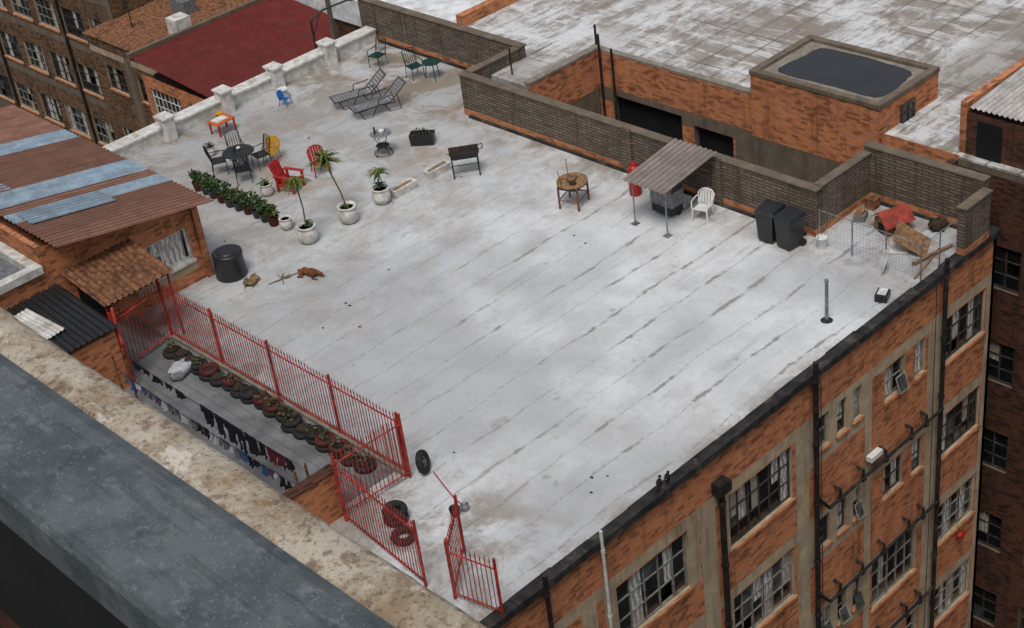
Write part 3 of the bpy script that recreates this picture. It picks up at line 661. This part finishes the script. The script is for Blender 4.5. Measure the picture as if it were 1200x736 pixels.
def lounger(x,y,rz):
    b=M(); b.at(x,y,0,rz)
    for sx in(-.3,.3):
        b.tube([(sx,-.95,.33),(sx,.35,.33),(sx,.98,.86)],.02,'black')
        b.tube([(sx,-.8,.33),(sx,-.65,0),(sx,-.35,0),(sx,-.15,.33)],.016,'black'); b.tube([(sx,.1,.33),(sx,.3,0),(sx,.7,0),(sx,.6,.55)],.016,'black')
        b.tube([(sx,-.1,.33),(sx,-.05,.55),(sx,.5,.58)],.016,'black')
    b.tube([(-.3,-.95,.33),(.3,-.95,.33)],.018,'black'); b.tube([(-.3,.98,.86),(.3,.98,.86)],.018,'black')
    for i in range(12): t=-.93+i*.107; b.box(-.29,.29,t,t+.08,.33,.345,'slat')
    for i in range(7):
        t=(i+.3)/7; yy=.35+.63*t; zz=.33+.53*t; b.add([(-.29,yy,zz),(.29,yy,zz),(.29,yy+.065,zz+.055),(-.29,yy+.065,zz+.055)],[(0,1,2,3)],'slat')
    b.obj('sun_lounger')
lounger(28.4,40.0,-112); lounger(28.3,38.85,-108)
b=M(); b.at(22.9,39.3,0); b.lathe((0,0,.70),[(.5,0),(.52,.01),(.5,.03)],'black',24)
for a in range(4): an=a*1.571+.4; b.tube([(.4*math.cos(an),.4*math.sin(an),0),(.15*math.cos(an),.15*math.sin(an),.35),(.4*math.cos(an),.4*math.sin(an),.7)],.016,'black')
b.ball((.1,.1,.78),(.08,.05,.05),'white'); b.cyl((-.1,.05,.73),(-.1,.05,.9),.035,'green'); b.obj('garden_table')
chair('garden_chair',22.45,39.85,60,'black'); chair('garden_chair',23.5,39.0,-100,'black'); chair('garden_chair',22.55,38.7,150,'black'); chair('garden_chair',23.25,39.95,-20,'black')
plastic_chair('yellow_chair',23.95,39.05,-60,'yellow',.85)
armchair_slat('red_armchair',23.1,36.95,20,'redp'); plastic_chair('red_chair',24.3,37.0,-20,'redp',.95)
b=M(); b.at(24.3,42.3,0,5); b.box(-.38,.38,-.28,.28,.42,.46,'orange')
b.box(-.28,.2,-.15,.22,.462,.49,'white')
for sx in(-.33,.33):
    for sy in(-.23,.23): b.cyl((sx,sy,0),(sx,sy,.42),.035,'redp')
b.obj('childrens_table'); b=M(); b.at(24.75,43.1,0); b.lathe((0,0,0),[(.16,0),(.13,.28),(.16,.3),(.14,.32)],'yellow'); b.obj('stool')
b=M(); b.at(27.1,42.6,0); b.lathe((0,0,0),[(.2,0),(.16,.34),(.2,.36),(.18,.38)],'whitep'); b.obj('stool')
plastic_chair('blue_chair',26.8,42.1,20,'blue',.6)
chair('green_chair',30.7,41.7,-80,'green'); chair('green_chair',30.8,39.8,-10,'green'); b=M(); b.at(31.1,39.2,0); b.lathe((0,0,.6),[(.33,0),(.33,.03)],'green',18)
for a in range(3): b.cyl((.28*math.cos(a*2.1),.28*math.sin(a*2.1),0),(.2*math.cos(a*2.1),.2*math.sin(a*2.1),.6),.018,'green')
b.obj('garden_table')
b=M(); b.at(26.3,36.25,0); b.lathe((0,0,.72),[(.33,0),(.35,.01),(.33,.025)],'steel',20); b.lathe((0,0,.3),[(.22,0),(.22,.02)],'black',16)
for a in range(4):
    an=a*1.571; b.tube([(.32*math.cos(an),.32*math.sin(an),0),(.12*math.cos(an),.12*math.sin(an),.35),(.3*math.cos(an),.3*math.sin(an),.72)],.013,'black')
b.torus((0,0,.06),.3,.012,'black'); b.lathe((.05,.02,.745),[(.07,0),(.1,.08),(.09,.08)],'whitep'); b.cyl((-.15,.1,.74),(-.15,.1,.98),.03,'green'); b.obj('bistro_table')
def trough(name,x,y,rz,mat,L,w,h,plants=0,dep=.06,soil='soil',rim=.03):
    b=M(); b.at(x,y,0,rz); a=L/2;c=w/2;k=rim
    b.add([(-a*.93,-c*.85,0),(a*.93,-c*.85,0),(a*.93,c*.85,0),(-a*.93,c*.85,0),(-a,-c,h),(a,-c,h),(a,c,h),(-a,c,h),(-a+k,-c+k,h),(a-k,-c+k,h),(a-k,c-k,h),(-a+k,c-k,h),(-a+k,-c+k,h-dep),(a-k,-c+k,h-dep),(a-k,c-k,h-dep),(-a+k,c-k,h-dep)],
      [(0,1,5,4),(1,2,6,5),(2,3,7,6),(3,0,4,7),(4,5,9,8),(5,6,10,9),(6,7,11,10),(7,4,8,11),(8,9,13,12),(9,10,14,13),(10,11,15,14),(11,8,12,15)],mat)
    b.add([(-a+k,-c+k,h-dep),(a-k,-c+k,h-dep),(a-k,c-k,h-dep),(-a+k,c-k,h-dep)],[(0,1,2,3)],soil)
    if plants: b.leafball((0,0,h+.03),(a*.8,c*.7,.08),plants,.1,['leaf','soil'])
    b.obj(name)
trough('planter_trough',26.35,33.75,0,'ceramic',.9,.32,.26,0,.05,'wood',.07); trough('planter_trough',24.95,33.75,0,'ceramic',.9,.32,.26,0,.05,'wood',.07); trough('black_planter_box',27.5,35.7,-52,'blackp',.8,.4,.38,60)
def bulb_pot(b,s=1.):
    b.lathe((0,0,0),[(.15*s,0),(.25*s,.10*s),(.29*s,.25*s),(.26*s,.42*s),(.24*s,.46*s),(.28*s,.50*s),(.28*s,.54*s),(.22*s,.53*s),(.2*s,.46*s)],'ceramic',20); b.lathe((0,0,.4*s),[(.22*s,0),(.2*s,.06*s)],'soil',14)
b=M(); b.at(21.35,33.85,0); bulb_pot(b,1.05); b.tube([(0,0,.5),(.02,-.02,1.1),(.0,.05,1.85)],.022,'bark'); b.tuft((0,.05,1.9),50,.5,.028,['leaf','leafy','leafy']); b.tube([(.05,0,.5),(.12,-.05,.7)],.02,'bark'); b.tuft((.05,-.02,.6),20,.26,.022,['leaf','leafy']); b.obj('potted_dracaena')
b=M(); b.at(22.8,33.75,0); bulb_pot(b,1.05); b.tube([(0,0,.5),(-.05,.08,1.0),(-.16,.3,1.75),(-.2,.35,2.0)],.022,'bark'); b.tuft((-.2,.35,2.0),60,.6,.032,['leafy','leaf','leafy']); b.tuft((0,.0,.55),16,.22,.02,['leaf','leafy']); b.obj('potted_dracaena')
b=M(); b.at(24.15,33.8,0); bulb_pot(b,.98); b.tube([(0,0,.5),(.02,.03,.9)],.02,'bark'); b.tuft((.02,.03,.95),44,.42,.03,['leafy','leaf']); b.tuft((0,0,.6),20,.28,.025,['leaf']); b.obj('potted_dracaena')
b=M(); b.at(22.4,37.3,0); bulb_pot(b,.75); b.tuft((0,0,.4),28,.34,.02,['leaf','leafy']); b.obj('potted_plant')
b=M(); b.at(23.0,41.2,0); bulb_pot(b,.6); b.tuft((0,0,.35),20,.3,.02,['leaf','bark']); b.obj('potted_plant')
b=M(); b.at(21.45,35.05,0); bulb_pot(b,.7); b.obj('white_flower_pot')
E=empty('potted_shrub_row')
for i in range(10):
    k=U(.8,1.15)
    b=M(); b.at(21.35+U(-.06,.06),39.5-i*.44+U(-.04,.04),0,U(0,90)); b.lathe((0,0,0),[(.13,0),(.18,.28),(.19,.3),(.17,.3),(.16,.24)],'blackp' if i%3 else 'potred',14); b.leafball((0,0,.42+.06*k),(.21*k,.21*k,.2*k),110,.14,['leaf','leaf','leafy' if R()<.4 else 'leaf']); b.obj('potted_shrub_%d'%i,E)
b=M(); b.at(26.85,32.95,0,-38)
b.add([(-.36,-.2,.62),(.36,-.2,.62),(.36,.2,.62),(-.36,.2,.62),(-.46,-.28,.84),(.46,-.28,.84),(.46,.28,.84),(-.46,.28,.84),(-.42,-.24,.84),(.42,-.24,.84),(.42,.24,.84),(-.42,.24,.84),(-.36,-.2,.68),(.36,-.2,.68),(.36,.2,.68),(-.36,.2,.68)],
  [(3,2,1,0),(0,1,5,4),(1,2,6,5),(2,3,7,6),(3,0,4,7),(4,5,9,8),(5,6,10,9),(6,7,11,10),(7,4,8,11),(8,9,13,12),(9,10,14,13),(10,11,15,14),(11,8,12,15),(12,13,14,15)],'black')
for i in range(13): u=-.39+i*.065; b.bar((u,-.25,.845),(u,.25,.845),.009,'rust')
for sx in(-.4,.4):
    for sy in(-.22,.22): b.bar((sx,sy,0),(sx,sy,.72),.03,'black')
    b.bar((sx,-.22,.22),(sx,.22,.22),.025,'black')
b.bar((-.4,-.22,.22),(.4,-.22,.22),.02,'black'); b.bar((-.4,.22,.22),(.4,.22,.22),.02,'black'); b.tube([(.46,-.15,.86),(.58,-.15,.9),(.58,.15,.9),(.46,.15,.86)],.014,'black'); b.obj('charcoal_barbecue')
b=M(); b.at(27.35,28.85,0,20)
for sx in(-.36,.36):
    for sy in(-.3,.3): b.bar((sx,sy,0),(sx,sy,.72),.05,'rust')
for q in(((-.36,-.3),(.36,-.3)),((.36,-.3),(.36,.3)),((.36,.3),(-.36,.3)),((-.36,.3),(-.36,-.3))): b.bar((*q[0],.66),(*q[1],.66),.05,'black'); b.bar((*q[0],.28),(*q[1],.28),.03,'rust')
b.lathe((0,0,.7),[(.42,0),(.46,.02),(.46,.1),(.40,.1),(.38,.06)],'wood',20); b.ball((.1,.05,.8),(.18,.13,.07),'wood',10,6,.2); b.ball((-.15,-.08,.79),(.1,.12,.06),'soil',9,6,.2)
b.cyl((-.3,.2,.75),(-.38,.25,1.25),.012,'rust'); b.cyl((.28,.25,.75),(.30,.28,1.3),.012,'rust'); b.obj('fire_table')
E=empty('corrugated_shelter'); b=M(); b.corr((27.3,25.25,1.45),(0,1.6,0),(2.3,0,.28),.18,.032,'corr_t'); b.obj('roof_sheet',E); b=M()
for y in(25.4,26.6):
    b.bar((27.5,y,0),(27.5,y,1.43),.045,'steel'); b.box(27.4,27.6,y-.1,y+.1,0,.02,'steel'); b.bar((27.35,y,1.41),(29.6,y,1.68),.03,'wood')
b.bar((27.5,25.3,1.43),(27.5,26.8,1.43),.035,'wood'); b.obj('posts_and_rafters',E)
b=M(); b.at(28.5,26.25,0,-90); b.box(-.4,.4,-.26,.26,.35,.82,'steel'); b.box(-.36,.36,-.27,-.262,.12,.34,'black'); b.box(-.36,.36,-.25,.25,.1,.34,'black'); b.box(-.7,-.42,-.24,.24,.78,.82,'steel')
vs=[];fs=[]
for i in range(9):
    a=math.pi*i/8
    for sx in(-.4,.4): vs.append((sx,-.26*math.cos(a),.82+.26*math.sin(a)))
for i in range(8): fs.append((2*i,2*i+1,2*i+3,2*i+2))
b.add(vs,fs,'steel',True); b.add([vs[2*i] for i in range(9)],[tuple(range(9))],'black'); b.add([vs[2*i+1] for i in range(9)],[tuple(range(9))],'black')
b.bar((-.3,-.3,.92),(.3,-.3,.92),.025,'whitep')
for sx in(-.34,.34): b.cyl((sx-.02,0.1,.06),(sx+.02,.1,.06),.07,'black')
b.obj('gas_barbecue')
b=M(); b.at(28.8,27.75,0); b.lathe((0,0,0),[(.17,0),(.18,.03),(.18,.85),(.13,.93),(.05,.96),(.05,1.02)],'redp',16); b.torus((0,0,1.02),.09,.015,'redp'); b.obj('gas_cylinder')
plastic_chair('white_plastic_chair',28.8,25.2,-75,'whitep',.92)
def wheelie(x,y,rz):
    b=M(); b.at(x,y,0,rz)
    a=.22;c=.27
    b.add([(-a,-c,.08),(a,-c,.08),(a,c,.08),(-a,c,.08),(-a*1.25,-c*1.2,.92),(a*1.25,-c*1.2,.92),(a*1.25,c*1.2,.92),(-a*1.25,c*1.2,.92)],[(0,1,5,4),(1,2,6,5),(2,3,7,6),(3,0,4,7),(3,2,1,0)],'blackp')
    b.box(-.29,.29,-.34,.34,.92,.95,'blackp'); b.add([(-.3,-.37,.95),(.3,-.37,.95),(.3,.33,.95),(-.3,.33,.95),(-.26,-.3,1.02),(.26,-.3,1.02),(.28,.3,1.05),(-.28,.3,1.05)],[(0,1,5,4),(1,2,6,5),(2,3,7,6),(3,0,4,7),(4,5,6,7)],'blackp')
    b.bar((-.27,.4,.96),(.27,.4,.96),.03,'blackp'); b.bar((-.25,.33,.93),(-.25,.4,.96),.03,'blackp'); b.bar((.25,.33,.93),(.25,.4,.96),.03,'blackp')
    for sx in(-.24,.24): b.cyl((sx-.03,.27,.1),(sx+.03,.27,.1),.1,'rubber',n=14)
    b.obj('wheelie_bin',None,.008)
wheelie(28.95,22.95,-85); wheelie(28.95,22.3,-95)
b=M(); b.at(29.35,21.55,0); b.lathe((0,0,0),[(.12,0),(.15,.32),(.165,.33),(.165,.36),(.14,.35)],'whitep',16); b.torus((0,0,.36),.15,.008,'steel',(60,0,0)); b.obj('white_bucket')
E=empty('wire_mesh_fence'); b=M()
for y in(21.7,20.65,19.6,18.55): b.bar((29.45,y,0),(29.45,y,1.1),.035,'steel')
b.bar((29.45,21.7,1.08),(29.45,18.55,1.08),.02,'steel'); b.bar((29.45,18.55,1.05),(31.0,18.55,1.05),.02,'steel'); b.bar((30.3,18.55,0),(30.3,18.55,1.05),.03,'steel'); b.obj('posts',E); b=M()
y=18.6
while y<21.65: b.cyl((29.45,y,.05),(29.45,y,1.05),.0025,'wire',n=3,cap=False); y+=.1
z=.1
while z<1.05: b.cyl((29.45,18.55,z),(29.45,21.7,z),.0025,'wire',n=3,cap=False); b.cyl((29.45,18.55,z),(31,18.55,z),.0025,'wire',n=3,cap=False); z+=.1
b.obj('mesh',E)
b=M(); b.at(31.2,20.6,0,-20); b.box(-.35,.35,-.3,.3,0,.38,'wood'); b.box(-.36,-.34,-.12,.12,0,.3,'darkin')
b.add([(-.48,-.42,.33),(.48,-.42,.33),(.48,0,.68),(-.48,0,.68),(-.48,.42,.33),(.48,.42,.33)],[(0,1,2,3),(3,2,5,4)],'tarp_r'); b.add([(-.34,-.3,.38),(-.34,.3,.38),(-.34,0,.63)],[(0,1,2)],'wood'); b.add([(.34,-.3,.38),(.34,.3,.38),(.34,0,.63)],[(0,1,2)],'wood'); b.obj('dog_kennel')
b=M(); b.at(30.9,19.25,0,rz=25,rx=-60); b.box(-.5,.5,0,.03,0,1.0,'wood'); b.obj('plywood_board')
b=M(); b.at(30.5,19.9,0.02,30); b.box(-.35,.35,-.25,.25,0,.03,'white'); b.obj('white_panel')
b=M(); b.at(29.25,19.7,0,rz=50,rx=18); b.add([(-.28,0,0),(.22,0,0),(.3,0,.35),(.12,0,.62),(-.2,0,.66),(-.32,0,.3),(-.28,.03,0),(.22,.03,0),(.3,.03,.35),(.12,.03,.62),(-.2,.03,.66),(-.32,.03,.3)],[(0,1,2,3,4,5),(11,10,9,8,7,6)]+[(i,(i+1)%6,(i+1)%6+6,i+6) for i in range(6)],'white'); b.obj('broken_board')
b=M(); b.at(31.9,19.6,0); b.ball((0,0,.14),(.26,.26,.16),'soil',10,7,.25); b.at(31.9,21.7,0); b.box(-.15,.15,-.15,.15,0,.3,'rust'); b.box(-.17,.17,-.17,.17,.3,.33,'rust'); b.at(31.2,21.6,0,20); b.box(-.2,.2,-.15,.15,0,.2,'slat'); b.box(-.15,.1,-.1,.1,.2,.3,'wood'); b.obj('junk_pile')
b=M(); b.at(30.2,18.85,0,10); b.box(-.8,.8,-.03,.03,0,.06,'wood'); b.at(30.6,18.95,.06,-12); b.box(-.7,.7,-.04,.04,0,.05,'wood'); b.obj('timber_offcuts')
b=M(); b.at(26.6,19.4,0); b.cyl((0,0,0),(0,0,1.15),.045,'steel',n=12); b.cyl((0,0,1.15),(0,0,1.2),.055,'steel',n=12); b.lathe((0,0,0),[(.16,0),(.07,.05)],'bitumen'); b.obj('vent_pipe')
b=M(); b.at(28.2,18.85,0,20); b.box(-.2,.2,-.16,.16,0,.2,'blackp'); b.box(-.15,.15,-.11,.11,.2,.23,'white'); b.cyl((-.2,0,.1),(-.28,0,.1),.04,'black'); b.obj('roof_junction_box',None,.01)
for x,y,m in((19.1,18.42,'cloth_k'),(19.35,18.4,'cloth_k')):
    b=M(); b.at(x,y,.07,U(0,360)); b.ball((0,0,.12),(.13,.065,.065),m,10,7); b.ball((.12,0,.19),(.04,.035,.038),m,8,6); b.cyl((.15,0,.19),(.19,0,.18),.012,'steel',r1=.002,n=5)
    b.add([(-.08,-.03,.13),(-.08,.03,.13),(-.25,.035,.09),(-.25,-.035,.09)],[(0,1,2,3)],m)
    for sy in(-.025,.025): b.cyl((.0,sy,.06),(.0,sy,0),.006,'rust',n=4)
    b.obj('pigeon')
b=M()
for i in range(26):
    b.at(U(16.8,28.5),U(19.2,40),0,U(0,180)); k=U(.4,1); b.ball((0,0,.008),(.06*k,.035*k,.01),random.choice(['soil','bitumen','wood']),7,4,.35)
b.obj('roof_debris')
# ------------------------------------------------------------------ dog (skinned body)
def skinned(name,pts,edges,mat,loc,rz,extra=None,sc=1):
    me=bpy.data.meshes.new(name); me.from_pydata([p[:3] for p in pts],edges,[]); me.materials.append(MT[mat])
    o=bpy.data.objects.new(name,me); scene.collection.objects.link(o)
    sk=o.modifiers.new('skin','SKIN'); me.skin_vertices.new() if not me.skin_vertices else None
    for i,p in enumerate(pts):
        me.skin_vertices[0].data[i].radius=(p[3],p[3]*(p[4] if len(p)>4 else 1))
    me.skin_vertices[0].data[0].use_root=True; sk.use_smooth_shade=True
    ss=o.modifiers.new('sub','SUBSURF'); ss.levels=1; ss.render_levels=2
    o.location=loc; o.rotation_euler=(0,0,math.radians(rz)); o.scale=(sc,sc,sc)
    if extra: extra.obj('ears_eyes_nose',o)
    return o
def head_extra(hx,hy,hz,mat):
    b=M(); b.at(hx,hy,hz)
    for s in(-1,1):
        b.add([(-.03,s*.04,.05),(.02,s*.05,.05),(-.02,s*.09,-.03)],[(0,1,2)],mat); b.ball((.06,s*.03,.02),(.01,.01,.01),'blackp',6,4)
    b.ball((.155,0,-.02),(.018,.02,.015),'blackp',6,4); return b
pts=[(-.28,0,.13,.12),(0,0,.14,.12),(.2,0,.16,.135),(.33,.02,.2,.08),(.42,.04,.17,.055),(.47,.05,.12,.06),(.57,.06,.07,.03),
 (-.25,.12,.10,.07),(-.10,.2,.05,.04),(-.28,.24,.03,.026),(-.22,.28,.02,.02),
 (-.25,-.12,.10,.065),(-.08,-.2,.05,.04),(-.26,-.24,.03,.026),(-.2,-.27,.02,.02),
 (.24,.1,.09,.045),(.22,.14,.03,.03),(.46,.16,.02,.022),
 (.24,-.1,.09,.045),(.24,-.15,.03,.03),(.48,-.14,.02,.022),
 (-.4,0,.06,.022),(-.5,.08,.03,.016),(-.5,.2,.02,.01)]
ed=[(0,1),(1,2),(2,3),(3,4),(4,5),(5,6),(0,7),(7,8),(8,9),(9,10),(0,11),(11,12),(12,13),(13,14),(2,15),(15,16),(16,17),(2,18),(18,19),(19,20),(0,21),(21,22),(22,23)]
skinned('dog',pts,ed,'fur_r',(20.15,32.35,0),-75,head_extra(.47,.05,.13,'fur_r'),.9)
b=M(); b.at(19.55,32.8,0); 
for i in range(9): a=U(0,6.28); l=U(.15,.35); b.cyl((0,0,.03),(l*math.cos(a),l*math.sin(a),U(.01,.06)),.009,'bark',n=5)
b.tube([(-.4,.1,.02),(0,0,.03),(.45,-.1,.03)],.014,'wood'); b.obj('dry_branch')
b=M(); b.at(18.95,33.35,0,30); b.ball((0,0,.08),(.24,.15,.09),'fur_t',12,7,.3); b.ball((.24,.1,.06),(.14,.10,.07),'fur_t',10,6,.35); b.ball((-.1,.14,.09),(.15,.10,.09),'bark',10,6,.35); b.tube([(-.35,.1,.05),(-.1,.22,.16),(.25,.3,.05)],.012,'wood'); b.obj('burlap_sack')
# ------------------------------------------------------------------ photographer's building: ledge
E=empty('concrete_tower'); 
b=M(); vs=[];fs=[]; NY=500; 
ys=[-6+ 24*i/NY for i in range(NY+1)]
for i,y in enumerate(ys):
    e=.003*math.sin(y*5.1)+.002*math.sin(y*17+1)+U(-.0025,.0025)
    for (x,z) in((1.70,18.99),(1.74,19.0+U(-.003,.003)),(1.80,19.0+U(-.003,.003)),(1.86+e*.3,18.995),(1.885+e*.8,18.98+U(-.002,.002)),(1.895+e,18.95),(1.90+e,18.6)): vs.append((x,y,z))
for i in range(NY):
    for j in range(6): a=i*7+j; fs.append((a,a+1,a+8,a+7))
b.add(vs,fs,'ledge',True); b.obj('parapet_ledge',E)
b=M(); b.add([(1.705,-6,19.01),(1.705,18,19.01),(1.66,18,19.03),(1.66,-6,19.03),(1.30,18,19.03),(1.30,-6,19.03),(1.285,18,19.0),(1.285,-6,19.0),(1.285,18,18.85),(1.285,-6,18.85)],[(0,1,2,3),(3,2,4,5),(5,4,6,7),(7,6,8,9)],'galv'); b.obj('metal_flashing',E)
b=M(); b.box(1.29,1.69,-6,18,18.2,18.98,'darkin'); b.box(-12,1.28,-6,18,17.8,18.0,'darkin'); b.box(-12,1.86,-30,45,-18.9,17.8,'brick_d'); b.box(1.0,1.06,-6,18,18.4,18.45,'black'); b.obj('tower_walls',E)  # near-black surfaces stand in for the shadow under the metal flashing
# ------------------------------------------------------------------ light
w=bpy.data.worlds.new('World'); scene.world=w; w.use_nodes=True; nt=w.node_tree
bg=nt.nodes['Background']; sky=nt.nodes.new('ShaderNodeTexSky'); sky.sky_type='NISHITA'; sky.sun_disc=False
S=Vector((-.40,-.26,.87)).normalized()
sky.sun_elevation=math.asin(S.z); sky.sun_rotation=math.atan2(S.x,S.y); sky.dust_density=4; sky.air_density=1.0
hs_=nt.nodes.new('ShaderNodeHueSaturation'); hs_.inputs['Saturation'].default_value=.42
nt.links.new(sky.outputs[0],hs_.inputs['Color']); nt.links.new(hs_.outputs[0],bg.inputs[0]); bg.inputs[1].default_value=.12
l=bpy.data.lights.new('sun','SUN'); l.energy=1.5; l.angle=math.radians(18); l.color=(1,.965,.91)
lo=bpy.data.objects.new('sun',l); scene.collection.objects.link(lo); lo.rotation_euler=S.to_track_quat('Z','Y').to_euler()
# ------------------------------------------------------------------ camera
yaw,pit,rol=[math.radians(t) for t in(49.766,32.698,-7.856)]
f=Vector((math.cos(yaw)*math.cos(pit),math.sin(yaw)*math.cos(pit),-math.sin(pit)))
r=f.cross(Vector((0,0,1))).normalized();u=r.cross(f)
r2=r*math.cos(rol)+u*math.sin(rol);u2=u*math.cos(rol)-r*math.sin(rol)
cam=bpy.data.cameras.new('camera'); co=bpy.data.objects.new('camera',cam); scene.collection.objects.link(co)
mm=Matrix.Identity(4)
for i in range(3): mm[i][0]=r2[i];mm[i][1]=u2[i];mm[i][2]=-f[i]
mm[2][3]=22.; co.matrix_world=mm
cam.sensor_width=36; cam.lens=36*1818.5/1200; cam.clip_start=.1; cam.clip_end=3000
scene.camera=co
scene.view_settings.view_transform='Standard'; scene.view_settings.look='None'; scene.view_settings.exposure=0
